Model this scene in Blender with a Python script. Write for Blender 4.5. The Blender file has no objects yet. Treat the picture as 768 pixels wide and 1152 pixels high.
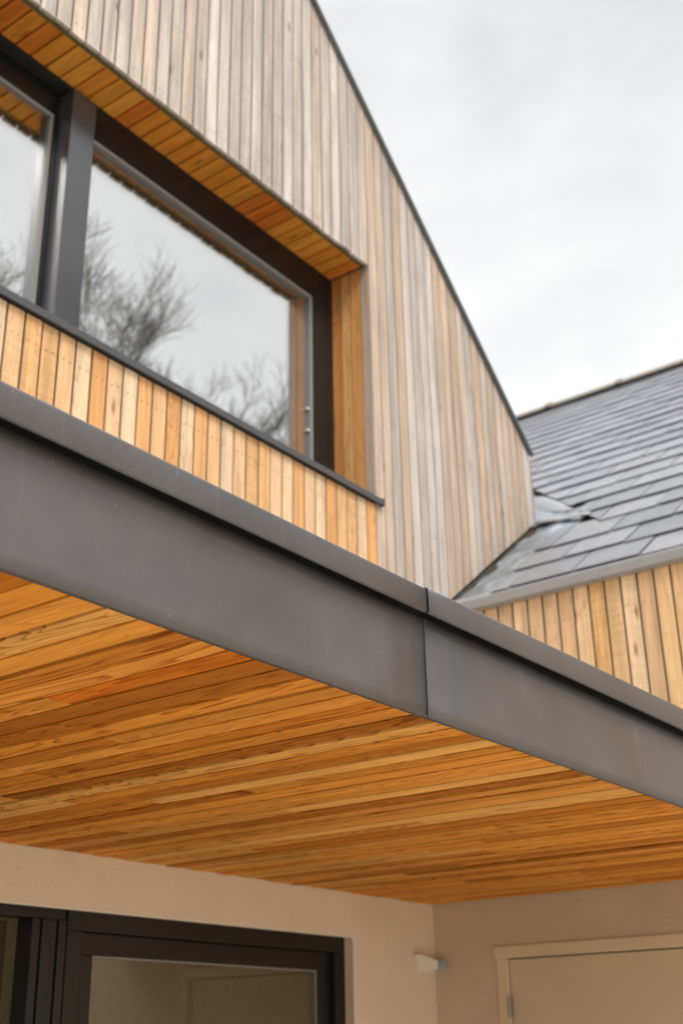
import bpy, math, random
from mathutils import Vector, Matrix
R = math.radians
random.seed(7)
C = bpy.context.scene.collection
scene = bpy.context.scene

# ------------------------------------------------------------------ camera
CAM = Vector((0, 0, 1.6))
fw = Vector((0.737, 0.542, 0.404)).normalized()
YAW, PITCH, ROLL = R(36.337), R(23.857), R(-1.0597)
f = Vector((math.cos(YAW)*math.cos(PITCH), math.sin(YAW)*math.cos(PITCH), math.sin(PITCH)))
r = Vector((math.sin(YAW), -math.cos(YAW), 0)); u = r.cross(f)
rr = math.cos(ROLL)*r + math.sin(ROLL)*u
uu = -math.sin(ROLL)*r + math.cos(ROLL)*u
cam_d = bpy.data.cameras.new('camera'); cam = bpy.data.objects.new('camera', cam_d); C.objects.link(cam)
M4 = Matrix((rr, uu, -f)).transposed().to_4x4(); M4.translation = CAM
cam.matrix_world = M4
cam_d.sensor_fit = 'VERTICAL'; cam_d.sensor_height = 36.0; cam_d.sensor_width = 24.0
cam_d.lens = 1383.49/1152*36
cam_d.clip_start = 0.05; cam_d.clip_end = 3000
cam_d.dof.use_dof = True; cam_d.dof.focus_distance = 2.75; cam_d.dof.aperture_fstop = 3.6
scene.camera = cam

# ------------------------------------------------------------------ world
SUN_EL, SUN_AZ = 48, -118     # azimuth of the direction TOWARDS the sun, from +x
w = bpy.data.worlds.new('World'); scene.world = w; w.use_nodes = True
nt = w.node_tree; nt.nodes.clear()
def N(nt, t, **k):
    n = nt.nodes.new(t)
    for a, b in k.items():
        if a.startswith('i_'):
            key = a[2:]; n.inputs[int(key) if key.isdigit() else key].default_value = b
        else: setattr(n, a, b)
    return n
def ramp(nt, stops, interp='LINEAR'):
    n = nt.nodes.new('ShaderNodeValToRGB'); e = n.color_ramp.elements; n.color_ramp.interpolation = interp
    while len(e) < len(stops): e.new(0.5)
    for i, (p, c) in enumerate(stops):
        e[i].position = p; e[i].color = (c if hasattr(c, '__len__') else (c, c, c)) + ((1,) if not hasattr(c, '__len__') or len(c) == 3 else ())
    return n
def link(nt, a, b): nt.links.new(a, b)
def mixc(nt, fac, a, b, mode='MIX'):
    n = nt.nodes.new('ShaderNodeMix'); n.data_type = 'RGBA'; n.blend_type = mode; n.clamp_factor = True
    for s, v in ((n.inputs[0], fac), (n.inputs[6], a), (n.inputs[7], b)):
        if isinstance(v, bpy.types.NodeSocket): nt.links.new(v, s)
        else: s.default_value = v if not hasattr(v, '__len__') or len(v) == 4 else (*v, 1)
    return n.outputs[2]
def mth(nt, op, a, b=None, c=None, clamp=False):
    n = nt.nodes.new('ShaderNodeMath'); n.operation = op; n.use_clamp = clamp
    for i, v in enumerate((a, b, c)):
        if v is None: continue
        if isinstance(v, bpy.types.NodeSocket): nt.links.new(v, n.inputs[i])
        else: n.inputs[i].default_value = v
    return n.outputs[0]

sky = N(nt, 'ShaderNodeTexSky', sky_type='NISHITA', sun_disc=False)
sky.sun_elevation = R(SUN_EL); sky.sun_rotation = R(90 - SUN_AZ)
skys = nt.nodes.new('ShaderNodeVectorMath'); skys.operation = 'SCALE'; link(nt, sky.outputs[0], skys.inputs[0]); skys.inputs[3].default_value = 0.9
tc = N(nt, 'ShaderNodeTexCoord'); mp = N(nt, 'ShaderNodeMapping'); mp.inputs['Scale'].default_value = (1.0, 1.0, 1.9); mp.inputs['Location'].default_value = (0.35, 0.1, 0.0)
link(nt, tc.outputs['Generated'], mp.inputs[0])
n1 = N(nt, 'ShaderNodeTexNoise', i_Scale=1.5, i_Detail=6.0, i_Roughness=0.52, i_Distortion=0.35); link(nt, mp.outputs[0], n1.inputs['Vector'])
n2 = N(nt, 'ShaderNodeTexNoise', i_Scale=5.0, i_Detail=5.0, i_Roughness=0.6, i_Distortion=0.2); link(nt, mp.outputs[0], n2.inputs['Vector'])
sep = N(nt, 'ShaderNodeSeparateXYZ'); link(nt, tc.outputs['Generated'], sep.inputs[0])
cl = mth(nt, 'MULTIPLY_ADD', n2.outputs[0], 0.28, mth(nt, 'MULTIPLY', n1.outputs[0], 0.72))
# thinner, brighter cloud low down, greyer folds above
elv = mth(nt, 'MULTIPLY_ADD', sep.outputs[2], -0.34, 0.31)
cl = mth(nt, 'ADD', cl, elv)
dt = nt.nodes.new('ShaderNodeVectorMath'); dt.operation = 'DOT_PRODUCT'; link(nt, tc.outputs['Generated'], dt.inputs[0]); dt.inputs[1].default_value = (0.72, 0.24, 0.66)
bank = mth(nt, 'MULTIPLY', mth(nt, 'SUBTRACT', dt.outputs['Value'], 0.945, clamp=True), -2.3)     # a greyer bank of cloud high over the wing
cl = mth(nt, 'ADD', cl, bank)
cr = ramp(nt, [(0.30, (0.64, 0.645, 0.66)), (0.42, (0.78, 0.785, 0.79)), (0.53, (0.92, 0.92, 0.92)), (0.66, (0.985, 0.985, 0.985))])
link(nt, cl, cr.inputs[0])
# overcast sky: brighter towards the zenith, above the photo's frame
zr = ramp(nt, [(0.0, 1.0), (0.72, 1.0), (1.0, 1.0)]); link(nt, sep.outputs[2], zr.inputs[0])
zb = mth(nt, 'MULTIPLY_ADD', mth(nt, 'POWER', mth(nt, 'SUBTRACT', sep.outputs[2], 0.72, clamp=True), 0.8), 3.2, 1.0)
sc_ = nt.nodes.new('ShaderNodeVectorMath'); sc_.operation = 'SCALE'; link(nt, cr.outputs[0], sc_.inputs[0]); link(nt, zb, sc_.inputs[3])
sc2 = nt.nodes.new('ShaderNodeVectorMath'); sc2.operation = 'SCALE'; link(nt, sc_.outputs[0], sc2.inputs[0]); sc2.inputs[3].default_value = 10.3
skyc = mixc(nt, 0.96, skys.outputs[0], sc2.outputs[0])
bg = N(nt, 'ShaderNodeBackground'); bg.inputs[1].default_value = 0.1; link(nt, skyc, bg.inputs[0])
wo = N(nt, 'ShaderNodeOutputWorld'); link(nt, bg.outputs[0], wo.inputs[0])

sl = bpy.data.lights.new('sun', 'SUN'); sl.energy = 1.8; sl.angle = R(25); sl.color = (1, 0.96, 0.9)
so = bpy.data.objects.new('sun', sl); C.objects.link(so)
dsun = Vector((math.cos(R(SUN_AZ))*math.cos(R(SUN_EL)), math.sin(R(SUN_AZ))*math.cos(R(SUN_EL)), math.sin(R(SUN_EL))))
so.rotation_euler = dsun.to_track_quat('Z', 'Y').to_euler(); so.location = dsun*40

scene.view_settings.view_transform = 'Standard'; scene.view_settings.look = 'None'
scene.view_settings.exposure = 0.16; scene.view_settings.gamma = 1.0; scene.view_settings.use_curve_mapping = False
try:
    scene.cycles.max_bounces = 10; scene.cycles.diffuse_bounces = 5; scene.cycles.glossy_bounces = 5
    scene.cycles.transparent_max_bounces = 12; scene.cycles.use_denoising = True; scene.cycles.caustics_reflective = False
except Exception: pass

# ------------------------------------------------------------------ mesh helper
class MB:
    def __init__(s): s.v = []; s.f = []; s.m = []; s.a = []
    def add(s, vs, fs, mi=0, rnd=None):
        o = len(s.v); s.v += [tuple(v) for v in vs]; s.f += [tuple(o+i for i in q) for q in fs]; s.m += [mi]*len(fs)
        rnd = rnd or (random.random(), random.random(), random.random()); s.a += [rnd]*len(vs)
    def box(s, x0, x1, y0, y1, z0, z1, mi=0, rnd=None):
        vs = [(x, y, z) for z in (z0, z1) for y in (y0, y1) for x in (x0, x1)]
        s.add(vs, [(0, 2, 3, 1), (4, 5, 7, 6), (0, 1, 5, 4), (2, 6, 7, 3), (0, 4, 6, 2), (1, 3, 7, 5)], mi, rnd)
    def prism(s, pts, off, mi=0, rnd=None):
        n = len(pts); off = Vector(off); a = [Vector(p) for p in pts]; b = [p+off for p in a]
        s.add(a+b, [tuple(range(n))[::-1], tuple(range(n, 2*n))] + [(i, (i+1) % n, n+(i+1) % n, n+i) for i in range(n)], mi, rnd)
    def tube(s, p0, p1, r0, r1, n=6, mi=0, rnd=None, caps=True):
        p0, p1 = Vector(p0), Vector(p1); d = (p1-p0).normalized(); q = d.orthogonal().normalized(); t = d.cross(q)
        vs = [p0+(q*math.cos(2*math.pi*i/n)+t*math.sin(2*math.pi*i/n))*r0 for i in range(n)] + [p1+(q*math.cos(2*math.pi*i/n)+t*math.sin(2*math.pi*i/n))*r1 for i in range(n)]
        fs = [(i, (i+1) % n, n+(i+1) % n, n+i) for i in range(n)]
        if caps: fs += [tuple(range(n))[::-1], tuple(range(n, 2*n))]
        s.add(vs, fs, mi, rnd)
    def build(s, name, mats, parent=None, bevel=0, smooth=False, label=None):
        me = bpy.data.meshes.new(name); me.from_pydata(s.v, [], s.f)
        mats = mats if isinstance(mats, (list, tuple)) else [mats]
        for m in mats: me.materials.append(m)
        me.polygons.foreach_set('material_index', s.m)
        at = me.attributes.new('rnd', 'FLOAT_COLOR', 'POINT')
        at.data.foreach_set('color', [c for a in s.a for c in (*a, 1.0)])
        if smooth: me.polygons.foreach_set('use_smooth', [True]*len(me.polygons))
        me.update(); me.validate()
        o = bpy.data.objects.new(name, me); C.objects.link(o)
        if parent is not None:
            o.parent = parent; o.matrix_parent_inverse = Matrix.Translation(-wloc(parent))
        if bevel:
            b = o.modifiers.new('bevel', 'BEVEL'); b.width = bevel; b.segments = 3; b.limit_method = 'ANGLE'; b.angle_limit = R(35)
            b.harden_normals = False
        if label: o['label'] = label
        return o
def wloc(o):
    l = Vector(o.location); p = o.parent
    if p is not None: return Vector((0, 0, 0)) if o.type == 'MESH' else l
    return l
def thing(name, label, cat, loc=(0, 0, 0), group=None):
    o = bpy.data.objects.new(name, None); C.objects.link(o); o.location = loc; o['label'] = label; o['category'] = cat
    o.empty_display_size = 0.2
    if group: o['group'] = group
    return o
def child(name, parent):                                  # an Empty part is never used; parts are meshes
    return None

# ------------------------------------------------------------------ materials
def mat(name):
    m = bpy.data.materials.new(name); m.use_nodes = True; t = m.node_tree; t.nodes.clear()
    b = t.nodes.new('ShaderNodeBsdfPrincipled'); o = t.nodes.new('ShaderNodeOutputMaterial'); t.links.new(b.outputs[0], o.inputs[0])
    return m, t, b
def objc(t, scale, seed=None, rot=None):
    tc = t.nodes.new('ShaderNodeTexCoord'); v = tc.outputs['Object']
    if seed is not None:
        a = t.nodes.new('ShaderNodeVectorMath'); a.operation = 'MULTIPLY_ADD'
        t.links.new(seed, a.inputs[0]); a.inputs[1].default_value = (37.0, 53.0, 41.0); t.links.new(v, a.inputs[2]); v = a.outputs[0]
    m = t.nodes.new('ShaderNodeMapping'); m.inputs['Scale'].default_value = scale; t.links.new(v, m.inputs[0])
    return m.outputs[0]
def wood(name, tones, axis, grain=0.35, knots=0.5, saw=0.0, rough=0.62, spec=0.3, streak=None, contrast=1.0, wide=1.0):
    """tones: colour ramp stops picked per board; axis: grain direction 0/1/2"""
    m, t, b = mat(name)
    at = t.nodes.new('ShaderNodeAttribute'); at.attribute_name = 'rnd'; seed = at.outputs['Vector']
    sp = t.nodes.new('ShaderNodeSeparateXYZ'); t.links.new(seed, sp.inputs[0])
    def S(lo, hi): v = [hi]*3; v[axis] = lo; return tuple(v)
    tone = ramp(t, tones); t.links.new(sp.outputs[0], tone.inputs[0])
    col = tone.outputs[0]
    # annual rings: distorted bands
    g1 = N(t, 'ShaderNodeTexNoise', i_Scale=1.0, i_Detail=3.0, i_Roughness=0.5, i_Distortion=0.6); t.links.new(objc(t, S(0.9*wide, 9*wide), seed), g1.inputs['Vector'])
    rings = mth(t, 'FRACT', mth(t, 'MULTIPLY', g1.outputs[0], 14.0))
    rr_ = ramp(t, [(0.0, 0.0), (0.62, 0.25), (0.9, 1.0), (1.0, 0.0)]); t.links.new(rings, rr_.inputs[0])
    amp = mth(t, 'MULTIPLY_ADD', sp.outputs[1], 0.9, 0.25)
    fac = mth(t, 'MULTIPLY', mth(t, 'MULTIPLY', rr_.outputs[0], grain), amp)
    dark = mixc(t, 1.0, col, (0.50, 0.34, 0.22), 'MULTIPLY')
    col = mixc(t, fac, col, dark)
    # fibres
    g2 = N(t, 'ShaderNodeTexNoise', i_Scale=1.0, i_Detail=4.0, i_Roughness=0.65); t.links.new(objc(t, S(3.0, 160.0), seed), g2.inputs['Vector'])
    fr = ramp(t, [(0.3, 0.80), (0.7, 1.12)]); t.links.new(g2.outputs[0], fr.inputs[0]); col = mixc(t, 0.8*contrast, col, mixc(t, 1.0, col, fr.outputs[0], 'MULTIPLY'))
    # broad blotches
    g3 = N(t, 'ShaderNodeTexNoise', i_Scale=1.0, i_Detail=3.0, i_Roughness=0.6); t.links.new(objc(t, S(1.4, 16.0), seed), g3.inputs['Vector'])
    br = ramp(t, [(0.3, 0.74), (0.7, 1.2)]); t.links.new(g3.outputs[0], br.inputs[0]); col = mixc(t, 0.75*contrast, col, mixc(t, 1.0, col, br.outputs[0], 'MULTIPLY'))
    if streak:
        g4 = N(t, 'ShaderNodeTexNoise', i_Scale=1.0, i_Detail=5.0, i_Roughness=0.6); t.links.new(objc(t, S(0.8, 28.0), seed), g4.inputs['Vector'])
        sr = ramp(t, [(0.46, 0.0), (0.68, 1.0)]); t.links.new(g4.outputs[0], sr.inputs[0])
        col = mixc(t, mth(t, 'MULTIPLY', sr.outputs[0], streak[1]), col, streak[0])
    # knots
    vo = N(t, 'ShaderNodeTexVoronoi', i_Scale=1.0); t.links.new(objc(t, S(3.4, 13.0), seed), vo.inputs['Vector'])
    kn = ramp(t, [(0.05, 1.0), (0.13, 0.35), (0.19, 0.0)]); t.links.new(vo.outputs['Distance'], kn.inputs[0])
    spv = t.nodes.new('ShaderNodeSeparateColor'); t.links.new(vo.outputs['Color'], spv.inputs[0])
    kf = mth(t, 'MULTIPLY', kn.outputs[0], mth(t, 'GREATER_THAN', spv.outputs[0], 1-knots*0.5))
    col = mixc(t, mth(t, 'MULTIPLY', kf, 0.8), col, mixc(t, 1.0, col, (0.28, 0.16, 0.09), 'MULTIPLY'))
    hgt = mth(t, 'MULTIPLY_ADD', g2.outputs[0], 0.6, mth(t, 'MULTIPLY', rr_.outputs[0], 0.25))
    if saw:
        sm = N(t, 'ShaderNodeTexNoise', i_Scale=1.0, i_Detail=2.0); 
        S2 = [6.0]*3; S2[axis] = 110.0
        t.links.new(objc(t, tuple(S2), seed), sm.inputs['Vector'])
        sel = mth(t, 'GREATER_THAN', sp.outputs[2], 0.62)
        sf = mth(t, 'MULTIPLY', mth(t, 'MULTIPLY', mth(t, 'SUBTRACT', sm.outputs[0], 0.42, clamp=True), 3.0), mth(t, 'MULTIPLY', sel, saw))
        col = mixc(t, sf, col, mixc(t, 1.0, col, (0.66, 0.6, 0.55), 'MULTIPLY'))
        hgt = mth(t, 'MULTIPLY_ADD', sf, -0.8, hgt)
    t.links.new(col, b.inputs['Base Color'])
    b.inputs['Roughness'].default_value = rough; b.inputs['Specular IOR Level'].default_value = spec
    bp = N(t, 'ShaderNodeBump', i_Strength=0.35, i_Distance=0.002); t.links.new(hgt, bp.inputs['Height']); t.links.new(bp.outputs[0], b.inputs['Normal'])
    return m
def plain(name, col, rough=0.5, metal=0.0, spec=0.5, nscale=30, namp=0.12, bump=0.0, bscale=200, bdist=0.001, scr=0.0):
    m, t, b = mat(name)
    n = N(t, 'ShaderNodeTexNoise', i_Scale=1.0, i_Detail=5.0, i_Roughness=0.6); t.links.new(objc(t, (nscale,)*3), n.inputs['Vector'])
    rp = ramp(t, [(0.3, 1-namp), (0.7, 1+namp)]); t.links.new(n.outputs[0], rp.inputs[0])
    c = mixc(t, 1.0, (*col, 1), rp.outputs[0], 'MULTIPLY')
    if scr:
        s = N(t, 'ShaderNodeTexNoise', i_Scale=1.0, i_Detail=3.0, i_Roughness=0.5); t.links.new(objc(t, (26, 26, 2.2)), s.inputs['Vector'])
        sr = ramp(t, [(0.66, 0.0), (0.8, 1.0)]); t.links.new(s.outputs[0], sr.inputs[0])
        c = mixc(t, mth(t, 'MULTIPLY', sr.outputs[0], scr), c, (col[0]*1.9, col[1]*1.9, col[2]*1.9))
    if scr:
        fn = N(t, 'ShaderNodeTexNoise', i_Scale=1.0, i_Detail=2.0, i_Roughness=0.7); t.links.new(objc(t, (520, 520, 520)), fn.inputs['Vector'])
        fr = ramp(t, [(0.25, 0.78), (0.75, 1.22)]); t.links.new(fn.outputs[0], fr.inputs[0]); c = mixc(t, 1.0, c, fr.outputs[0], 'MULTIPLY')
        vo = N(t, 'ShaderNodeTexVoronoi', i_Scale=1.0); t.links.new(objc(t, (22, 22, 22)), vo.inputs['Vector'])
        vr = ramp(t, [(0.035, 1.0), (0.06, 0.0)]); t.links.new(vo.outputs['Distance'], vr.inputs[0])
        c = mixc(t, mth(t, 'MULTIPLY', vr.outputs[0], 0.30), c, (0.42, 0.41, 0.40))
    t.links.new(c, b.inputs['Base Color']); b.inputs['Roughness'].default_value = rough; b.inputs['Metallic'].default_value = metal
    b.inputs['Specular IOR Level'].default_value = spec
    rg = ramp(t, [(0.3, max(0, rough-0.06)), (0.7, min(1, rough+0.08))]); t.links.new(n.outputs[0], rg.inputs[0]); t.links.new(rg.outputs[0], b.inputs['Roughness'])
    if bump:
        n2 = N(t, 'ShaderNodeTexNoise', i_Scale=1.0, i_Detail=4.0, i_Roughness=0.65); t.links.new(objc(t, (bscale,)*3), n2.inputs['Vector'])
        bp = N(t, 'ShaderNodeBump', i_Strength=bump, i_Distance=bdist); t.links.new(n2.outputs[0], bp.inputs['Height']); t.links.new(bp.outputs[0], b.inputs['Normal'])
    return m

m_weather = wood('weathered_larch', [(0, (0.50, 0.42, 0.36)), (0.22, (0.74, 0.65, 0.595)), (0.45, (0.66, 0.545, 0.455)), (0.62, (0.78, 0.69, 0.63)), (0.80, (0.66, 0.49, 0.365)), (0.93, (0.74, 0.60, 0.50)), (1, (0.70, 0.46, 0.29))],
                 2, grain=0.30, knots=0.6, saw=0.35, rough=0.8, streak=((0.30, 0.275, 0.265, 1), 0.5), contrast=1.15)
m_fresh = wood('fresh_larch', [(0, (0.84, 0.44, 0.17)), (0.2, (0.92, 0.69, 0.46)), (0.4, (0.88, 0.50, 0.22)), (0.6, (0.92, 0.62, 0.37)), (0.8, (0.88, 0.45, 0.17)), (1, (0.90, 0.62, 0.38))],
               2, grain=0.42, knots=0.7, saw=0.5, rough=0.65, contrast=1.1)
m_wing = wood('honey_larch', [(0, (0.84, 0.50, 0.20)), (0.25, (0.84, 0.58, 0.34)), (0.5, (0.76, 0.51, 0.29)), (0.75, (0.90, 0.67, 0.44)), (1, (0.86, 0.57, 0.28))],
              2, grain=0.4, knots=0.85, saw=0.5, rough=0.7, contrast=1.1)
soff = [(0, (0.44, 0.145, 0.016)), (0.15, (0.66, 0.235, 0.028)), (0.4, (0.90, 0.385, 0.068)), (0.6, (0.82, 0.32, 0.045)), (0.8, (0.94, 0.50, 0.14)), (0.92, (0.70, 0.25, 0.032)), (0.96, (0.76, 0.235, 0.022)), (1.0, (0.76, 0.22, 0.020))]
m_soffit = wood('canopy_larch', soff, 1, grain=1.0, knots=0.95, rough=0.7, spec=0.12, wide=1.3, contrast=0.9)
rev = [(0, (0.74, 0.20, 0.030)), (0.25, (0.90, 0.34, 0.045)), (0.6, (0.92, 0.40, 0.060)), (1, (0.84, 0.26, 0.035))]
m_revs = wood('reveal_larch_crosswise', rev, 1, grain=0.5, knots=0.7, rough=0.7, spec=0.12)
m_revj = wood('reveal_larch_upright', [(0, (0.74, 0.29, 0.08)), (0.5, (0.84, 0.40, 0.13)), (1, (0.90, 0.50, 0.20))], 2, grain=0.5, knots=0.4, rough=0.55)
m_batten = plain('breather_membrane', (0.05, 0.035, 0.02), 0.9, namp=0.3)
m_olive = plain('olive_vent_mesh', (0.17, 0.135, 0.05), 0.85, namp=0.35, nscale=120)
m_screw = plain('steel_screw_head', (0.30, 0.26, 0.22), 0.4, metal=0.7)
m_fascia = plain('grey_coated_steel', (0.112, 0.105, 0.109), 0.43, spec=0.5, nscale=4, namp=0.13, bump=0.12, bscale=900, bdist=0.0004, scr=0.30)
m_fascia2 = m_fascia
m_black = plain('black_gap', (0.012, 0.012, 0.012), 0.8)
m_frame = plain('anthracite_frame', (0.012, 0.012, 0.013), 0.24, spec=0.32, nscale=3, namp=0.08)
m_framelow = plain('charcoal_frame', (0.012, 0.011, 0.010), 0.35, spec=0.4, nscale=6, namp=0.1)
m_mull = plain('skylit_mullion', (0.065, 0.065, 0.071), 0.20, spec=0.9, nscale=3, namp=0.06)  # lighter base than the frame, painting in the sky it reflects
m_bead = plain('grey_glazing_bead', (0.30, 0.29, 0.275), 0.35, nscale=60)
m_sill = plain('dark_grey_sill', (0.085, 0.086, 0.092), 0.4, nscale=40)
m_slate = None
def slate_mat():
    m, t, b = mat('grey_slate')
    at = t.nodes.new('ShaderNodeAttribute'); at.attribute_name = 'rnd'; sp = t.nodes.new('ShaderNodeSeparateXYZ'); t.links.new(at.outputs['Vector'], sp.inputs[0])
    rp = ramp(t, [(0, (0.22, 0.233, 0.26)), (0.5, (0.27, 0.282, 0.31)), (0.85, (0.31, 0.322, 0.352)), (1, (0.30, 0.30, 0.325))]); t.links.new(sp.outputs[0], rp.inputs[0])
    n = N(t, 'ShaderNodeTexNoise', i_Scale=1.0, i_Detail=6.0, i_Roughness=0.6); t.links.new(objc(t, (9, 9, 9), at.outputs['Vector']), n.inputs['Vector'])
    r2 = ramp(t, [(0.3, 0.85), (0.7, 1.15)]); t.links.new(n.outputs[0], r2.inputs[0])
    t.links.new(mixc(t, 1.0, rp.outputs[0], r2.outputs[0], 'MULTIPLY'), b.inputs['Base Color']); b.inputs['Roughness'].default_value = 0.42
    b.inputs['Specular IOR Level'].default_value = 0.5
    n2 = N(t, 'ShaderNodeTexNoise', i_Scale=1.0, i_Detail=5.0); t.links.new(objc(t, (40, 40, 40), at.outputs['Vector']), n2.inputs['Vector'])
    bp = N(t, 'ShaderNodeBump', i_Strength=0.4, i_Distance=0.003); t.links.new(n2.outputs[0], bp.inputs['Height']); t.links.new(bp.outputs[0], b.inputs['Normal'])
    return m
m_slate = slate_mat()
def lead_mat():
    m, t, b = mat('weathered_highlit_lead')
    n = N(t, 'ShaderNodeTexNoise', i_Scale=1.0, i_Detail=5.0, i_Roughness=0.65, i_Distortion=0.8); t.links.new(objc(t, (6, 6, 6)), n.inputs['Vector'])
    rp = ramp(t, [(0.30, (0.10, 0.12, 0.14)), (0.46, (0.24, 0.29, 0.33)), (0.58, (0.34, 0.41, 0.46)), (0.67, (0.70, 0.74, 0.77))]); t.links.new(n.outputs[0], rp.inputs[0])  # palest stop paints white highlights onto the weathered blue-grey
    t.links.new(rp.outputs[0], b.inputs['Base Color']); b.inputs['Roughness'].default_value = 0.34; b.inputs['Metallic'].default_value = 0.25
    bp = N(t, 'ShaderNodeBump', i_Strength=0.5, i_Distance=0.006); t.links.new(n.outputs[0], bp.inputs['Height']); t.links.new(bp.outputs[0], b.inputs['Normal'])
    return m
m_lead = lead_mat()
m_trim = plain('grey_eaves_metal', (0.33, 0.335, 0.345), 0.45, nscale=12, namp=0.08)
m_verge = plain('grey_verge_metal', (0.13, 0.155, 0.16), 0.42, nscale=12)
m_ridge = plain('brown_ridge_tile', (0.33, 0.28, 0.22), 0.8, nscale=18, namp=0.25, bump=0.4, bscale=60, bdist=0.004)
m_mortar = plain('mortar', (0.17, 0.14, 0.115), 0.9, nscale=40, namp=0.25)
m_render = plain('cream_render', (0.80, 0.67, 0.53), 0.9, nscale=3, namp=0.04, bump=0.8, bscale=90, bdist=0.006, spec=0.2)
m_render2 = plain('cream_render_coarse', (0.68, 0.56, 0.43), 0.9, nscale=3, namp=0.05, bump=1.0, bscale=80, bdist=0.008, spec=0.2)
m_door = plain('cream_door_paint', (0.67, 0.55, 0.395), 0.45, nscale=4, namp=0.03, spec=0.4)
m_doorf = plain('cream_frame_paint', (0.73, 0.61, 0.44), 0.5, nscale=4, namp=0.03, spec=0.4)
m_steel = plain('worn_steel', (0.42, 0.38, 0.32), 0.4, metal=0.8, nscale=80)
m_white = plain('white_plastic', (0.86, 0.83, 0.76), 0.5, nscale=20, namp=0.03)
m_lens = plain('blue_grey_lens', (0.30, 0.38, 0.42), 0.25, nscale=30)
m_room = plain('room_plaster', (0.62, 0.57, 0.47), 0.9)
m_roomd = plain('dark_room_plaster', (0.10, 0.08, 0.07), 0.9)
m_membrane = plain('grey_roof_membrane', (0.50, 0.495, 0.48), 0.8, nscale=8)
m_stone = plain('pale_paving', (0.72, 0.66, 0.56), 0.8, nscale=2.5, namp=0.08, bump=0.3, bscale=40, bdist=0.003)
m_bark = plain('winter_bark', (0.17, 0.165, 0.14), 0.9, nscale=20, namp=0.3)
m_concrete = plain('concrete_core', (0.3, 0.3, 0.29), 0.9)

def glass_front(name, refl, tint=(0.985, 0.985, 0.985)):
    m = bpy.data.materials.new(name); m.use_nodes = True; t = m.node_tree; t.nodes.clear()
    a = N(t, 'ShaderNodeBsdfTransparent'); a.inputs[0].default_value = (*tint, 1)
    g = N(t, 'ShaderNodeBsdfGlossy', i_Roughness=0.004); g.inputs[0].default_value = (*tint, 1)
    mx = N(t, 'ShaderNodeMixShader', i_0=refl); t.links.new(a.outputs[0], mx.inputs[1]); t.links.new(g.outputs[0], mx.inputs[2])
    o = t.nodes.new('ShaderNodeOutputMaterial'); t.links.new(mx.outputs[0], o.inputs[0]); return m
m_gf = glass_front('outer_glass', 0.40)
m_gb = glass_front('coated_inner_glass', 0.53, (0.95, 0.955, 0.955))
m_lf = glass_front('low_outer_glass', 0.05, (0.93, 0.93, 0.89))
m_lb = glass_front('low_inner_glass', 0.09, (0.93, 0.93, 0.89))

# ------------------------------------------------------------------ key dimensions (metres)
YW = 3.547                      # face of the ground floor wall and of the gable cladding
XC = 5.542                      # face of the side wall with the door
ZS = 2.298                      # underside of the canopy
XO, ZT, ZB = 5.150, 6.012, 4.437   # window opening right edge, head, sill
YFR = 3.827                     # face of the window frame in its recess
PITCH_B, GAP, TH = 0.0915, 0.0120, 0.020
EX, EZ = 7.068, 5.462           # right eaves corner of the gable
SL = 0.9115                     # gable rake
APX = 1.0
def rake_z(x): return EZ + SL*(EX-x) if x > APX else EZ + SL*(EX-APX) - SL*(APX-x)
S = 1.172/1.55                  # wing roof slope
def roofz(x): return 4.0804 + S*(x-5.9472)

# ------------------------------------------------------------------ ground
b = MB(); b.box(-600, 600, -600, 600, -0.3, -0.004); g = b.build('ground', plain('short_winter_grass', (0.10, 0.12, 0.05), 0.95, nscale=0.8, namp=0.3)); g['kind'] = 'structure'
b = MB()
for i in range(-8, 14):
    for j in range(-14, 5):
        x0, y0 = i*0.9, j*0.9
        if y0+0.9 > YW: continue
        b.box(x0+0.003, x0+0.897, y0+0.003, y0+0.897, -0.05, random.uniform(0.0, 0.0015))
t_ = b.build('terrace_paving', m_stone); t_['kind'] = 'structure'  # unseen paving, added pale to bounce light up under the canopy

# ------------------------------------------------------------------ gable house
gh = thing('gable_house', 'gabled house volume clad in weathered vertical timber boards with large recessed window', 'house', (APX, YW, 0))
XL = -5.07
# weathered cladding
b = MB()
n = 0; x = XO + 0.006
def board(b, x0, x1, z0, z1a, z1b, y0=YW, th=TH, rnd=None):
    jy = random.uniform(-0.0015, 0.0015)
    b.prism([(x0, y0+jy, z0), (x1, y0+jy, z0), (x1, y0+jy, z1b), (x0, y0+jy, z1a)], (0, th, 0), 0, rnd)
def screws(b, x0, x1, zs):
    for z in zs:
        for xx in (x0+0.022, x1-0.022):
            b.tube((xx+random.uniform(-.003, .003), YW-0.0022, z+random.uniform(-.004, .004)), (xx, YW+0.003, z), 0.0030, 0.0030, 6, 1)
def wood_rnd(k=None): return (random.random(), random.random(), random.random())
def warm(): 
    return (random.choice([0.45, 0.78, 0.8, 0.90, 0.86, 0.97, 0.25, 0.62, 0.8, 0.1, 0.96, 0.74]), random.random(), random.random())
# right of the opening
x = XO + 0.002
while x < EX - 0.02:
    x1 = min(x+PITCH_B-GAP, EX)
    zb = max(2.62, roofz(x)+0.012) if x > 5.70 else 2.62
    zb1 = max(2.62, roofz(x1)+0.012) if x > 5.70 else 2.62
    jy = random.uniform(-0.0015, 0.0015)
    rnd = (0.86, 0.4, 0.2) if x < XO+0.1 else warm()
    b.prism([(x, YW+jy, zb), (x1, YW+jy, zb1), (x1, YW+jy, rake_z(x1)-0.01), (x, YW+jy, rake_z(x)-0.01)], (0, TH, 0), 0, rnd)
    screws(b, x, x1, [z for z in (zb+0.08, 3.2, 3.8, 4.4, 5.0, 5.6, 6.2, 6.8) if z < rake_z(x1)-0.05 and z > zb+0.05])
    x += PITCH_B
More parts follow.
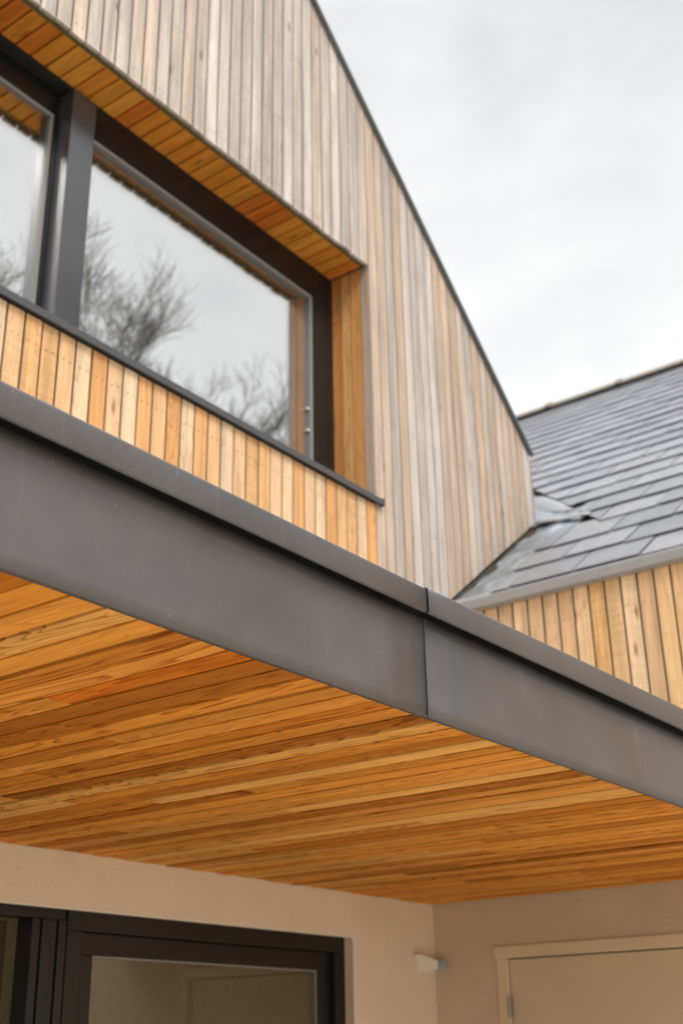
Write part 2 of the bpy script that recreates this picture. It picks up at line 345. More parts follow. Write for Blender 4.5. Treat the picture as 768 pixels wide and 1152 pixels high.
# above the opening and leftwards
x = XO + 0.002 - PITCH_B
while x > XL:
    x1 = x+PITCH_B-GAP
    z0 = ZT-0.014 + random.uniform(-0.005, 0.004)
    if x < 0.6: z0 = 2.62
    rz = min(rake_z(x), 11.2); rz1 = min(rake_z(x1), 11.2)
    c = (random.choice([0.22, 0.26, 0.5, 0.62, 0.66, 0.25, 0.4, 0.12, 0.58, 0.3, 0.92]), random.random(), random.random())
    board(b, x, x1, z0, rz-0.01, rz1-0.01, rnd=c)
    if z0 > 5: screws(b, x, x1, [z for z in (z0+0.07, 6.55, 7.1, 7.65) if z < rz1-0.05])
    x -= PITCH_B
b.build('weathered_cladding', [m_weather, m_screw], gh)
# fresh cladding under the sill
b = MB(); x = XO+0.002+0.045-PITCH_B*0.0
xs = 5.196-PITCH_B; tones = [0.8, 0.2, 0.4, 0.65, 0.8, 0.15, 0.5, 0.25, 0.7, 0.95, 0.4, 0.2, 0.55, 0.8, 0.0]
k = 0
x = XO + 0.002 - PITCH_B
while x > 0.6:
    x1 = x+PITCH_B-GAP
    tt = tones[(k*7) % 15] + random.uniform(-0.05, 0.05); k += 1
    jy = random.uniform(-0.0015, 0.0015)
    b.prism([(x, YW+jy, 2.62), (x1, YW+jy, 2.62), (x1, YW+jy, 4.40), (x, YW+jy, 4.40)], (0, TH, 0), 0, (min(1, max(0, tt)), random.random(), random.random()))
    screws(b, x, x1, [2.95, 3.42, 3.80, 4.28])
    x -= PITCH_B
b.build('fresh_cladding', [m_fresh, m_screw], gh, label='bright orange boards below the window sill')
# dark cavity behind boards + wall core with the opening
b = MB()
def core(b, y0, y1, inset):
    b.box(XL+0.05, 0.6, y0, y1, 2.64, 5.4)
    b.box(0.6, XO+inset, y0, y1, 2.64, ZB-0.045)
    b.prism([(XO+inset, y0, 2.64), (5.712, y0, 2.64), (5.712, y0, roofz(5.712)+0.02), (EX-0.03, y0, roofz(EX-0.03)+0.02), (EX-0.03, y0, EZ), (XO+inset, y0, rake_z(XO+inset)-0.04)], (0, y1-y0, 0))
    b.prism([(0.6, y0, ZT+inset), (XO+inset, y0, ZT+inset), (XO+inset, y0, rake_z(XO+inset)-0.04), (APX, y0, rake_z(APX)-0.04), (0.6, y0, rake_z(0.6)-0.04)], (0, y1-y0, 0))
core(b, YW+0.006, YW+TH+0.026, 0.022)
b.build('cavity_membrane', m_batten, gh)
b = MB(); core(b, YW+TH+0.028, YW+0.44, 0.045); b.build('wall_core', m_concrete, gh)
b = MB(); b.box(EX-0.22, EX-0.004, YW+0.03, 11.0, 2.7, EZ-0.02)
b.build('side_wall', m_weather, gh)
# vent strip at the head
b = MB(); b.box(0.6, XO, YW+TH+0.001, YW+0.058, ZT+0.001, ZT+0.012); b.build('vent_strip', m_olive, gh)
# reveal head boards (crosswise)
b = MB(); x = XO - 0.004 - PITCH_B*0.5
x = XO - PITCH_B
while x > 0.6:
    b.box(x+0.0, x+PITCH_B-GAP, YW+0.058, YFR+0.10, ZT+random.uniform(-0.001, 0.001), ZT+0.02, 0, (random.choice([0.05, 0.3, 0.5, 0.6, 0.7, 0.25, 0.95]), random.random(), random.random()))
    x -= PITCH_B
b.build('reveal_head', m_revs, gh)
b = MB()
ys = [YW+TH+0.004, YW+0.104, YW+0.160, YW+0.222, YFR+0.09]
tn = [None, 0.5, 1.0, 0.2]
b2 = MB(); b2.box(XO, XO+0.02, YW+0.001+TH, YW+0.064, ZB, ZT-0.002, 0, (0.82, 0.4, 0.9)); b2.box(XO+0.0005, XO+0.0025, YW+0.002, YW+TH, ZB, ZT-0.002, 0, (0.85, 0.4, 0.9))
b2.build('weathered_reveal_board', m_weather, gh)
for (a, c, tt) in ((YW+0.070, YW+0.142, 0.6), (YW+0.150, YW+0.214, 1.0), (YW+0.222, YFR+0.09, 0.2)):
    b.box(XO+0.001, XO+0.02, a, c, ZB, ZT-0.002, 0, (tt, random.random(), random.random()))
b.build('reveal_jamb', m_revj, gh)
# sill
b = MB(); b.prism([(0.55, YW-0.030, ZB-0.034), (0.55, YW-0.030, ZB), (0.55, YFR+0.02, ZB+0.03), (0.55, YFR+0.02, ZB+0.024), (0.55, YW-0.024, ZB-0.006), (0.55, YW-0.024, ZB-0.034)], (5.188-0.55, 0, 0))
b.box(0.55, 5.185, YW-0.023, YW+0.03, ZB-0.022, ZB-0.007)
# upturned stop end
b.box(5.1885, 5.1915, YW-0.031, YW+0.02, ZB-0.036, ZB+0.012)
b.build('window_sill', m_sill, gh)
# ---- window: the frame is the part, its members the sub-parts
fr = MB()
fr.box(3.160, XO-0.001, YFR, YFR+0.08, 5.800, ZT-0.030)                  # head, right light
fr.box(4.957, XO-0.001, YFR+0.0005, YFR+0.08, 4.47, 5.7995)              # right jamb
fr.box(3.160, XO-0.001, YFR, YFR+0.08, ZB+0.005, 4.4695)                 # bottom rail
fr.box(1.3, 3.010, YFR+0.060, YFR+0.14, 5.845, ZT-0.030)                 # head, left light
fr.box(1.3, 3.010, YFR+0.060, YFR+0.14, ZB+0.005, 4.4695)
fr.box(2.988, 3.0095, YFR+0.060, YFR+0.14, 4.47, 5.8445)
fr.box(1.2, 1.2995, YFR+0.060, YFR+0.14, ZB+0.005, ZT-0.004)
fo = fr.build('window_frame', m_frame, gh, bevel=0.004)
b = MB(); b.box(1.2, XO-0.001, YFR+0.004, YFR+0.14, ZT-0.0295, ZT-0.001); b.build('head_shade_strip', m_black, gh)  # black box stands in for the shade between frame and soffit
b = MB(); b.box(3.0105, 3.1595, YFR-0.036, YFR+0.14, ZB+0.012, ZT-0.048); b.build('mullion', m_mull, fo, bevel=0.004)
b = MB()   # stepped beads round each light
def beadring(b, x0, x1, z0, z1, w, y0, y1):
    b.box(x0, x1, y0, y1, z1-w, z1); b.box(x0, x1, y0, y1, z0, z0+w); b.box(x1-w, x1, y0+0.0004, y1, z0+w, z1-w); b.box(x0, x0+w, y0+0.0004, y1, z0+w, z1-w)
beadring(b, 3.1605, 4.9565, 4.4705, 5.7995, 0.020, YFR+0.008, YFR+0.05); b.build('glazing_bead', m_bead, fo, bevel=0.003)
b = MB(); beadring(b, 1.30, 2.9875, 4.4705, 5.8440, 0.020, YFR+0.070, YFR+0.12); b.build('glazing_bead', m_bead, fo, bevel=0.003)
def glazing(x0, x1, z0, z1, y, mf, mb_, parent, gap=0.011):
    b = MB(); b.box(x0, x1, y, y+0.004, z0, z1); b.build('outer_pane', mf, parent)
    b = MB(); b.box(x0, x1, y+gap, y+gap+0.004, z0, z1); b.build('inner_pane', mb_, parent)
glazing(3.175, 4.942, 4.485, 5.785, YFR+0.034, m_gf, m_gb, fo)
glazing(1.315, 2.975, 4.485, 5.83, YFR+0.084, m_gf, m_gb, fo)
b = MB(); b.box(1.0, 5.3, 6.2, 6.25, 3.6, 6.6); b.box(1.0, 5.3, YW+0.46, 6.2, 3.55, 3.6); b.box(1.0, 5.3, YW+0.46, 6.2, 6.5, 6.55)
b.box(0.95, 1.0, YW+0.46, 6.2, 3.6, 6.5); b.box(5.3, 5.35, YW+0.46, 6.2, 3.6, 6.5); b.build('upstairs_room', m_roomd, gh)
# little espagnolette keeps seen inside the right jamb
for z in (5.02, 4.88):
    b = MB(); b.tube((4.925, YFR+0.033, z), (4.925, YFR+0.016, z), 0.010, 0.008, 10); b.build('frame_plug', m_white, fo, smooth=False)
# roof slabs and verge
b = MB()
for x0, x1 in ((APX, EX+0.002), (XL-0.03, APX)):
    za, zb = (rake_z(APX), EZ-SL*0.002) if x0 == APX else (EZ-0.03, rake_z(APX))
    b.prism([(x0, YW-0.012, za+0.004), (x1, YW-0.012, zb+0.004), (x1, YW-0.012, zb+0.022), (x0, YW-0.012, za+0.022)], (0, 8.0, 0))
b.build('roof', m_slate, gh)
b = MB()
L = 0.022
b.prism([(APX, YW-0.034, rake_z(APX)-0.018), (EX+0.006, YW-0.034, EZ-SL*0.006-0.018), (EX+0.006, YW-0.034, EZ-SL*0.006+L-0.012), (APX, YW-0.034, rake_z(APX)+L-0.012)], (0, 0.021, 0))
b.build('verge_trim', m_verge, gh, bevel=0.003)
b = MB()
b.box(EX+0.001, EX+0.005, YW-0.004, YW+0.05, roofz(EX)+0.03, EZ-0.06); b.build('corner_trim', m_weather, gh)

# ------------------------------------------------------------------ slate wing
wx = 5.71; YE0 = -1.6; YE1 = 11.0; RX = 11.93
wg = thing('slate_wing', 'lower wing with grey slate roof and honey coloured upright boards below its eaves', 'house extension', (wx, 1.0, 0))
b = MB(); y = 3.50
while y > YE0:
    b.box(wx+random.uniform(-0.0015, 0.0015), wx+TH, y-PITCH_B+GAP, y, 2.62, 3.90, 0, (random.random(), random.random(), random.random()))
    for z in (3.70, 3.15, 2.80):
        for yy in (y-0.022, y-PITCH_B+GAP+0.022):
            b.tube((wx-0.003, yy, z+random.uniform(-.004, .004)), (wx+0.003, yy, z), 0.003, 0.003, 6, 1)
    y -= PITCH_B
b.build('honey_cladding', [m_wing, m_screw], wg)
b = MB(); b.box(wx+0.006, wx+0.2, YE0, YW+0.03, 2.614, 3.885); b.build('cavity_membrane', m_batten, wg)
b = MB(); b.box(wx-0.012, wx+0.3, YE0, 1.249, 0, 2.612); b.box(wx+0.3, 18, YE0+0.02, YE0+0.3, 0, 3.9); b.build('rendered_plinth', m_render, wg)
# eaves trim: front face then a sloping apron up to the first course
b = MB()
b.prism([(5.664, YE0, 3.870), (5.664, YE0, 3.926), (5.70, YE0, roofz(5.70)+0.034), (5.86, YE0, roofz(5.86)+0.012), (5.86, YE0, roofz(5.86)-0.03), (5.70, YE0, 3.86)], (0, YW-0.004-YE0, 0))
b.build('eaves_trim', m_trim, wg, bevel=0.004)
# roof deck
b = MB()
b.prism([(5.74, YE0, roofz(5.74)-0.012), (RX, YE0, roofz(RX)-0.012), (RX, YE0, roofz(RX)-0.16), (5.74, YE0, roofz(5.74)-0.16)], (0, YW-YE0-0.003, 0))
b.prism([(7.075, YW-0.003, roofz(7.075)-0.012), (RX, YW-0.003, roofz(RX)-0.012), (RX, YW-0.003, roofz(RX)-0.16), (7.075, YW-0.003, roofz(7.075)-0.16)], (0, YE1-YW, 0))
b.prism([(RX, YE0, roofz(RX)-0.012), (RX*2-5.74, YE0, roofz(5.74)-0.012), (RX*2-5.74, YE0, roofz(5.74)-0.16), (RX, YE0, roofz(RX)-0.16)], (0, YE1-YE0, 0))
b.build('roof_deck', m_batten, wg)
# slates
cs = 1/math.hypot(1, S); G = 0.352*cs; WS = 0.392
nrm = Vector((-S, 0, 1)).normalized()
def clip(poly, a, bb, c):      # keep a*x+b*y<=c
    out = []
    for i in range(len(poly)):
        p, q = poly[i], poly[(i+1) % len(poly)]
        dp, dq = a*p[0]+bb*p[1]-c, a*q[0]+bb*q[1]-c
        if dp <= 0: out.append(p)
        if (dp < 0 < dq) or (dq < 0 < dp):
            t = dp/(dp-dq); out.append((p[0]+t*(q[0]-p[0]), p[1]+t*(q[1]-p[1])))
    return out
b = MB(); k = 0; x = 5.80
while x < RX-0.05:
    off = (k % 2)*WS/2 + random.uniform(-0.012, 0.012)
    y = YE0+off-WS
    while y < YE1:
        y0, y1 = max(y, YE0), y+WS-0.013
        x0, x1 = x+random.uniform(-0.010, 0.010), min(x+G*1.35, RX)
        poly = [(x0, y0), (x1, y0), (x1, y1), (x0, y1)]
        if x0 < 7.05:
            poly = clip(poly, 0, 1, 3.215 if x0 < 6.9 else 3.20)
            if poly and x1 > 7.0 and y1 > 3.0: poly = clip(poly, -0.8155, 1, 3.18-0.8155*7.02)
        elif x0 < 8.1: poly = clip(poly, -0.8155, 1, 3.18-0.8155*7.02)
        if len(poly) >= 3 and y1 > y0:
            # each slate lies on the one below: the tail is proud, the head sits on the deck
            def lift(px): return 0.019*(1-(px-x0)/(x1-x0)) + 0.001
            jt = random.uniform(0, 0.006)
            top = [Vector((px, py, roofz(px)))+nrm*(lift(px)+0.007+jt) for px, py in poly]
            b.prism(top, -nrm*0.008, 0)
        y += WS
    x += G; k += 1
b.build('roof_slates', m_slate, wg)
# lead gutter against the gable and folded lead round its corner
def sheet(name, rows, m, parent, th=0.003):
    vs = [v for r_ in rows for v in r_]; n = len(rows[0]); fs = []
    for i in range(len(rows)-1):
        for j in range(n-1): fs.append((i*n+j, i*n+j+1, (i+1)*n+j+1, (i+1)*n+j))
    b = MB(); b.add(vs, fs); o = b.build(name, m, parent, smooth=True)
    s = o.modifiers.new('thick', 'SOLIDIFY'); s.thickness = th; s.offset = 0
    return o
rows = []
for i in range(41):
    xx = 5.72 + (7.22-5.72)*i/40; row = []
    for j, (yy, h) in enumerate(((3.10, 0.004), (3.225, 0.004), (3.24, 0.012), (3.30, 0.006), (3.40, 0.002), (3.48, -0.006), (3.525, -0.012), (3.585, -0.014))):
        wv = 0.004*math.sin(xx*9+j)+0.003*math.sin(xx*23+2*j)
        row.append((xx, yy, roofz(xx)+h*0.8-0.006+wv*(1 if 1 < j < 6 else 0)))
    rows.append(row)
sheet('lead_gutter', rows, m_lead, wg)
rows = []
for i in range(25):
    t = i/24; xx = 7.00+t*1.12; edge = 3.18+0.8155*(xx-7.02); row = []
    for j in range(11):
        s = j/10
        yy = edge+0.05-s*(0.10+0.50*(1-t)**0.8*0+0.0)
        yy = edge+0.06 + s*0.62
        hump = 0.085*math.exp(-((s-0.42)/0.20)**2)*math.sin(math.pi*min(1, t*1.15))
        row.append((xx, yy, roofz(xx)+0.002+hump))
    rows.append(row)
sheet('lead_saddle', rows, m_lead, wg)
m_palelead = plain('pale_lead', (0.36, 0.38, 0.40), 0.5, metal=0.3, nscale=8)  # paler lead tone for the flap and the strip
rows = []
for i in range(19):
    t = i/18; cx_, cy_ = 7.80-0.62*t, 3.86-0.55*t; wd = 0.20*math.sin(math.pi*(0.04+0.92*t))**0.8; row = []
    for j in range(9):
        s = j/8; xx = cx_-0.63*wd*s; yy = cy_+0.77*wd*s-0.01
        row.append((xx, yy, roofz(xx)+0.006+0.07*math.sin(math.pi*min(1, s*1.0))**0.8*math.sin(math.pi*t)))
    rows.append(row)
sheet('lead_flap', rows, m_palelead, wg)
rows = []
for i in range(11):
    t = i/10; cx_, cy_ = 7.06-0.17*t, 3.50-0.46*t; row = []
    for j in range(4):
        s = j/3; xx = cx_-0.10*s*(1-0.4*t); yy = cy_
        row.append((xx, yy, roofz(xx)+0.030+0.004*math.sin(9*t)+0.003*math.sin(math.pi*s)))
    rows.append(row)
sheet('lead_strip', rows, m_palelead, wg)
# ridge tiles
y = YE0
while y < YE1:
    b = MB(); n = 10; ln = 0.90
    def arc(rad, yy): return [(RX+rad*math.sin(a)*1.25, yy, roofz(RX)-0.045+rad*math.cos(a)) for a in [R(-80+160*i/n) for i in range(n+1)]]
    A, B_, C_, D_ = arc(0.112, y), arc(0.112, y+ln-0.006), arc(0.092, y), arc(0.092, y+ln-0.006)
    m_ = n+1; vs = A+B_+C_+D_; fs = []
    for i in range(n):
        fs += [(i, i+1, m_+i+1, m_+i), (2*m_+i+1, 2*m_+i, 3*m_+i, 3*m_+i+1), (i+1, i, 2*m_+i, 2*m_+i+1), (m_+i, m_+i+1, 3*m_+i+1, 3*m_+i)]
    b.add(vs, fs)
    A, B_, C_, D_ = arc(0.128, y-0.0), arc(0.128, y+0.06), arc(0.113, y), arc(0.113, y+0.06); vs = A+B_+C_+D_; b.add(vs, fs)
    b.build('ridge_tile', m_ridge, wg)
    y += ln

# ------------------------------------------------------------------ canopy
YF = 1.430; X0C, X1C = -3.2, XC-0.006; JX = 2.284; JC = 2.252
cp = thing('flat_canopy', 'flat roofed canopy with larch boarded underside and dark grey metal fascia', 'canopy', (1.0, YF, ZS))
b = MB(); x = X1C-0.004; i = 0
PW = 0.0777; SG = MB()
while x > X0C:
    wd = PW-random.choice([0.007, 0.009, 0.011, 0.013, 0.017])
    y = YF+0.030
    segs = []
    # random board ends; one short reddish board as in the photo
    idx = i
    while y < YW-0.004:
        ln = random.uniform(0.7, 2.3)
        if i == 49 and y < YF+0.1: ln = 0.535
        y2 = min(YW-0.003, y+ln)
        if YW-y2 < 0.25: y2 = YW-0.003
        segs.append((y, y2)); y = y2+0.0015
    t0 = random.random()
    for (a, c) in segs:
        tt = min(1, max(0, random.choice([0.15, 0.35, 0.45, 0.55, 0.65, 0.8, 0.8, 0.3, 0.87, 0.05, 0.4, 0.1])+random.uniform(-0.04, 0.04)))
        if tt > 0.95: tt = 0.9
        if i == 49 and a < YF+0.1: tt = 1.0
        jz = random.uniform(-0.0025, 0.002)
        b.box(x-wd, x, a, c, ZS+jz, ZS+0.019, 0, (tt, random.random(), random.random()))
    SG.box(x-PW+0.0002, x-wd+0.0004, YF+0.031, YW-0.005, ZS+0.0075, ZS+0.018)
    i += 1; x -= PW
SOFB = b
b.build('soffit_boards', m_soffit, cp)
b = MB(); b.box(X0C, X1C, YF+0.03, YW-0.005, ZS+0.024, ZS+0.05); b.build('soffit_backing', m_batten, cp)
SG.build('gap_shade_strip', m_black, cp)  # black strips added between the boards to paint in deep groove shade
b = MB(); b.box(X0C, X1C, YF+0.05, YW-0.006, ZS+0.052, 2.575); b.build('roof_deck', m_membrane, cp)
# fascia panels, 2 lengths; right one laps over the left
def panel(name, x0, x1, y, zt, lip):
    b = MB(); nx = 24; prof = [(0.0, -0.006), (0.0, 0.0), (0.0015, 0.006)]
    rows = []
    for i in range(nx+1):
        xx = x0+(x1-x0)*i/nx; row = []
        for j in range(9):
            t = j/8; z = ZS-0.007+(zt-(ZS-0.007))*t
            wav = (0.0022*math.sin(xx*2.3+1)+0.0010*math.sin(xx*7.1+2*t)+0.0006*math.sin(xx*15.3))*math.sin(math.pi*t)
            e = 0.0
            if lip and abs(xx-lip) < 0.30: e = 0
            row.append((xx, y-wav, z))
        row.insert(0, (xx, y+0.016, ZS-0.007))
        rows.append(row)
    return sheet(name, rows, m_fascia, cp, 0.0018)
p1 = panel('fascia_panel', X0C, JX+0.03, YF+0.0215, 2.5205, None)
p2 = panel('fascia_panel', JX, X1C, YF+0.0200, 2.5215, None)
# thin kinked edge of the lapped joint
b = MB(); b.prism([(JX-0.0016, YF+0.0172, ZS-0.008), (JX+0.0016, YF+0.0170, ZS-0.008), (JX+0.0014, YF+0.0182, 2.520), (JX-0.0012, YF+0.0184, 2.520)], (0, 0.003, 0)); b.build('joint_edge', m_fascia, cp, bevel=0.0006)
# drip line under the panels
b = MB(); b.box(X0C, X1C, YF+0.026, YF+0.030, ZS-0.002, ZS+0.02)
b.build('drip_edge', m_black, cp)
b = MB(); b.box(X0C, X1C, YF+0.032, YF+0.05, ZS+0.052, 2.574); b.build('fascia_shade_backing', m_black, cp)  # backing coloured black to deepen the shade under the cap
# capping: folded profile extruded along x, with slightly rounded nose
def capping(x0, x1, zb0, zb1, zt0, zt1, dy=0):
    rad = 0.010; prof = []
    prof += [(0.010, 0.002), (0.004, 0.0)]                    # hem returned under
    prof += [(0.0, 0.004)]
    for a in range(0, 91, 15): prof.append((rad-rad*math.cos(R(a)), -1-rad+rad*math.sin(R(a))))
    prof += [(0.16, -1+0.006), (0.34, -1+0.008)]
    nx = 18; rows = []
    for i in range(nx+1):
        t = i/nx; xx = x0+(x1-x0)*t; zb = zb0+(zb1-zb0)*t; zt = zt0+(zt1-zt0)*t; row = []
        for (yy, zz) in prof:
            z = (zt+(zz+1)) if zz < -0.5 else zb+zz
            wav = 0.0008*math.sin(xx*3.7)
            row.append((xx, YF-0.016+yy+dy+wav, 1.6+(z-1.6)*0.989))
        rows.append(row)
    o = sheet('fascia_cap', rows, m_fascia, cp, 0.0015); return o
capping(X0C, JC-0.010, 2.520, 2.527, 2.587, 2.5885)
capping(JC-0.004, X1C, 2.527, 2.540, 2.5905, 2.628, -0.0022)
# creased lap at the cap joint
b = MB(); 
cz = [2.5285, 2.545, 2.556, 2.570, 2.583, 2.589]; cxs = [JC-0.003, JC-0.007, JC-0.004, JC-0.008, JC-0.007, JC-0.009]
pts = [(cxs[i], YF-0.0190-0.0012*(i % 2), 1.6+(cz[i]-1.6)*0.989) for i in range(6)]
for i in range(5): b.tube(pts[i], pts[i+1], 0.0007, 0.0009, 6)
b.build('lap_crease', m_fascia, cp)
b = MB(); b.box(JC-0.0105, JC-0.0035, YF-0.014, YF-0.011, 2.520, 2.574); b.build('lap_shade_strip', m_black, cp)  # black strip painted in as the shade of the cap joint

# ------------------------------------------------------------------ ground floor wall with window
lw = thing('rendered_wall', 'cream rendered ground floor wall with dark framed sliding windows under the canopy', 'wall', (3, YW, 0))
OX, OZ = 4.851, 2.104; OL = 1.2
b = MB()
b.box(OX, XC+0.3, YW, YW+0.05, 0, ZS+0.3); b.box(-3.2, OX, YW, YW+0.05, OZ, ZS+0.3); b.box(-3.2, OL, YW, YW+0.05, 0, OZ)
b.box(OX+0.06, XC+0.3, YW+0.0505, YW+0.30, 0, ZS+0.3); b.box(-3.2, OX+0.0595, YW+0.0505, YW+0.30, OZ+0.06, ZS+0.3); b.box(-3.2, OL-0.05, YW+0.0505, YW+0.30, 0, OZ+0.0595)
b.build('render_coat', m_render, lw)
b = MB(); b.box(OL, OX+0.002, YW-0.0025, YW+0.004, OZ-0.004, OZ+0.0015); b.box(OX-0.0035, OX+0.0015, YW-0.0025, YW+0.004, 0, OZ-0.0042); b.build('render_stop_bead', m_white, lw)
YL = YW+0.050
b = MB()
# right unit outer frame
b.box(3.172, OX, YL, YL+0.07, 2.036, OZ+0.02); b.box(OX-0.072, OX, YL+0.0004, YL+0.07, 0.05, 2.0355); b.box(3.172, 3.245, YL+0.0004, YL+0.07, 0.05, 2.0355)
b.box(3.172, OX, YL, YL+0.07, 0.0, 0.0495)
# meeting profiles
for (a, c, d) in ((3.012, 3.048, 0.006), (3.053, 3.094, 0.0), (3.099, 3.126, 0.008), (3.131, 3.167, 0.002)):
    b.box(a, c, YL+d, YL+0.09, 0.0, 2.068)
b.box(3.012, 3.1715, YL+0.012, YL+0.09, 2.0685, OZ+0.02)
b.box(OL, 3.0115, YL, YL+0.09, 2.068, OZ+0.02)
b.box(OL, OL+0.07, YL+0.0004, YL+0.09, 0.0, 2.0675)
lf = b.build('window_frame', m_framelow, lw, bevel=0.003)
b = MB(); sx0, sx1, sz1, sy = 3.2455, OX-0.0725, 2.0355, YL+0.030
b.box(sx0, sx1, sy, sy+0.035, sz1-0.078, sz1); b.box(sx1-0.082, sx1, sy+0.0004, sy+0.035, 0.14, sz1-0.0785); b.box(sx0, sx0+0.082, sy+0.0004, sy+0.035, 0.14, sz1-0.0785); b.box(sx0, sx1, sy, sy+0.035, 0.05, 0.1395)
b.build('sash', m_framelow, lf, bevel=0.004)
b = MB(); beadring(b, sx0+0.0825, sx1-0.0825, 0.141, sz1-0.079, 0.006, sy+0.014, sy+0.03); b.build('glazing_gasket', m_bead, lf)
glazing(sx0+0.085, sx1-0.085, 0.142, sz1-0.081, sy+0.022, m_lf, m_lb, lf, 0.012)
b = MB(); b.box(OL+0.08, 3.0, YL+0.13, YL+0.136, 0.03, 2.065); b.build('sliding_pane', glass_front('dim_glass', 0.12, (0.8, 0.75, 0.68)), lf, label='darker recessed pane left of the meeting profiles')
b = MB(); b.box(1.0, 5.3, 6.2, 6.25, 0, 2.9); b.box(1.0, 5.3, YW+0.31, 6.2, 2.75, 2.8); b.box(1.0, 5.3, YW+0.31, 6.2, 0, 0.03); b.box(0.95, 1.0, YW+0.31, 6.2, 0, 2.8); b.box(5.3, 5.35, YW+0.31, 6.2, 0, 2.8)
b.build('room_lining', m_room, lw)

# ------------------------------------------------------------------ side wall with door
sw = thing('side_wall', 'coarse cream rendered side wall with plain cream door right of the inner corner', 'wall', (XC, 2.5, 0))
DY1, DY0 = 3.126, 2.10
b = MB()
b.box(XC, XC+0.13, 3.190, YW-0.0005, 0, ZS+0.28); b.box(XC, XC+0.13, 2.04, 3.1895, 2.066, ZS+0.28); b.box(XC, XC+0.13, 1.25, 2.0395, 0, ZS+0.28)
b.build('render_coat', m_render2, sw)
fx = XC-0.008
b = MB()
b.box(fx-0.003, XC+0.05, 2.03, 3.200, 2.018, 2.074); b.box(fx, XC+0.05, 3.132, 3.190, 0, 2.0175); b.box(fx, XC+0.05, 2.034, 2.094, 0, 2.0175)
df = b.build('door_frame', m_doorf, sw, bevel=0.003)
b = MB(); b.box(XC+0.004, XC+0.044, 2.099, 3.127, 0.01, 2.0115); dd = b.build('door', m_door, sw, bevel=0.002)
b = MB(); b.box(XC+0.0445, XC+0.06, 2.034, 3.19, 0, 2.05); b.build('rebate', m_black, sw)
for z in (1.80, 1.05, 0.3):
    b = MB(); b.tube((fx-0.003, 3.1295, z-0.05), (fx-0.003, 3.1295, z+0.05), 0.006, 0.006, 10); b.box(fx-0.0015, XC+0.002, 3.118, 3.141, z-0.045, z+0.045)
    b.build('hinge', m_steel, dd)
b = MB(); b.tube((XC+0.003, 2.17, 1.02), (XC-0.05, 2.17, 1.02), 0.011, 0.011, 12); b.tube((XC-0.05, 2.165, 1.02), (XC-0.05, 2.29, 1.02), 0.010, 0.009, 12); b.build('handle', m_steel, dd, smooth=True)

# ------------------------------------------------------------------ security sensor in the corner
ss = thing('security_sensor', 'small white wall sensor with blue grey lens in the inner corner', 'sensor', (5.42, YW, 2.01))
b = MB(); b.prism([(5.345, YW-0.001, 1.968), (5.46, YW-0.001, 1.970), (5.46, YW-0.001, 2.040), (5.345, YW-0.001, 2.050)], (0, -0.038, 0)); b.build('bracket', m_white, ss, bevel=0.005)
b = MB(); b.box(5.4605, 5.490, YW-0.052, YW-0.012, 1.984, 2.030); b.build('arm', m_white, ss, bevel=0.004)
b = MB(); b.box(5.4905, 5.526, YW-0.088, YW-0.030, 1.986, 2.026); b.build('lens', m_lens, ss, bevel=0.010)

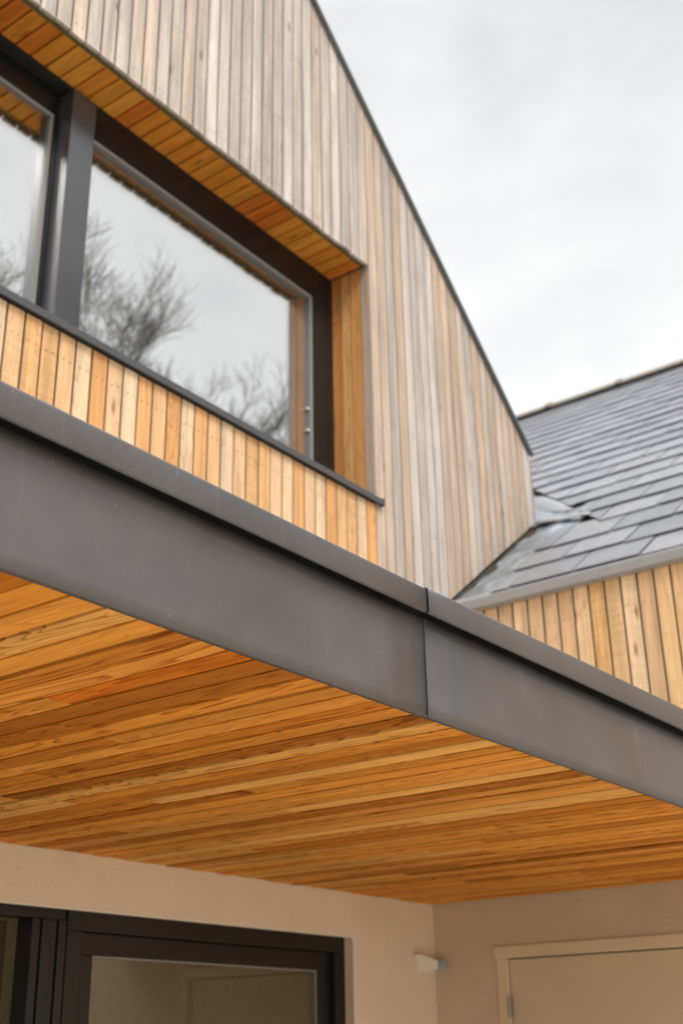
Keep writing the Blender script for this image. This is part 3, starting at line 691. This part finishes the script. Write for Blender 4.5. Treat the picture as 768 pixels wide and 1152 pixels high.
# ------------------------------------------------------------------ bare trees across the garden (seen mirrored in the upstairs glass)
def tree(name, x, y, h, seed, label):
    rnd = random.Random(seed); T = thing(name, label, 'tree', (x, y, 0), 'bare trees mirrored in the upstairs window')
    tr = MB(); cr_ = MB()
    def grow(p, d, ln, rad, depth, into):
        q = p; dd_ = d; seg = 3
        for i in range(seg):
            nd = (dd_+Vector((rnd.uniform(-.16, .16), rnd.uniform(-.16, .16), rnd.uniform(-.03, .12)))).normalized()
            p2 = q+nd*ln/seg; ra = rad*(1-0.28*i/seg); rb = rad*(1-0.28*(i+1)/seg)
            into.tube(q, p2, ra, rb, 6 if depth < 3 else 4, 0, (0, 0, 0), caps=False)
            if depth >= 3 and depth < 8 and i < 2 and rnd.random() < 0.42:
                side = (nd+Vector((rnd.uniform(-1, 1), rnd.uniform(-1, 1), rnd.uniform(-.2, .6)))*0.95).normalized()
                grow(p2, side, ln*0.62, rb*0.5, depth+2, cr_)
            if depth >= 5:
                for _ in range(2):
                    tw = (nd*0.8+Vector((rnd.uniform(-1, 1), rnd.uniform(-1, 1), rnd.uniform(-.3, .7)))).normalized()
                    p3 = p2+tw*ln*0.45; p4 = p3+(tw+Vector((rnd.uniform(-.4, .4), rnd.uniform(-.4, .4), .3))).normalized()*ln*0.35
                    into.tube(p2, p3, max(rb*0.45, 0.004), 0.004, 3, 0, (0, 0, 0), caps=False); into.tube(p3, p4, 0.004, 0.003, 3, 0, (0, 0, 0), caps=False)
            q, dd_ = p2, nd
        if depth < 8:
            for k in range(2 if depth else 4):
                a = rnd.uniform(0, 6.28); sp = rnd.uniform(0.35, 0.62) if depth else rnd.uniform(0.25, 0.5)
                nd = (dd_+Vector((math.cos(a), math.sin(a), 0.12))*sp).normalized()
                grow(q, nd, ln*rnd.uniform(0.66, 0.86), rad*0.66, depth+1, cr_)
    grow(Vector((x, y, 0)), Vector((0, 0, 1)), h*0.25, h*0.009, 0, tr)
    tr.build('trunk', m_bark, T); cr_.build('crown', m_bark, T)
TD = 17.0
def at(px, k, dd): return px*k*dd/ (18+3.85), 3.85-(dd-3.85)
for i, (vx, hz, dd_, lab) in enumerate([
    (16.1, 20.4, 16.5, 'bare winter tree farthest left in the upstairs window reflection'),
    (18.6, 21.3, 15.0, 'bare winter tree mirrored just right of the window mullion'),
    (21.9, 21.8, 16.5, 'bushy bare winter tree mirrored in the middle of the right pane'),
    (24.6, 21.6, 17.5, 'bare winter tree mirrored right of the bushy middle one'),
    (27.3, 22.6, 15.5, 'bare winter tree mirrored nearest the right jamb')]):
    s = dd_/21.85; tree('bare_tree', vx*s, 7.7-dd_, ((hz-1.6)*s+1.6)*(0.97, 0.81, 0.97, 0.96, 0.88)[i], 11+i*5, lab)
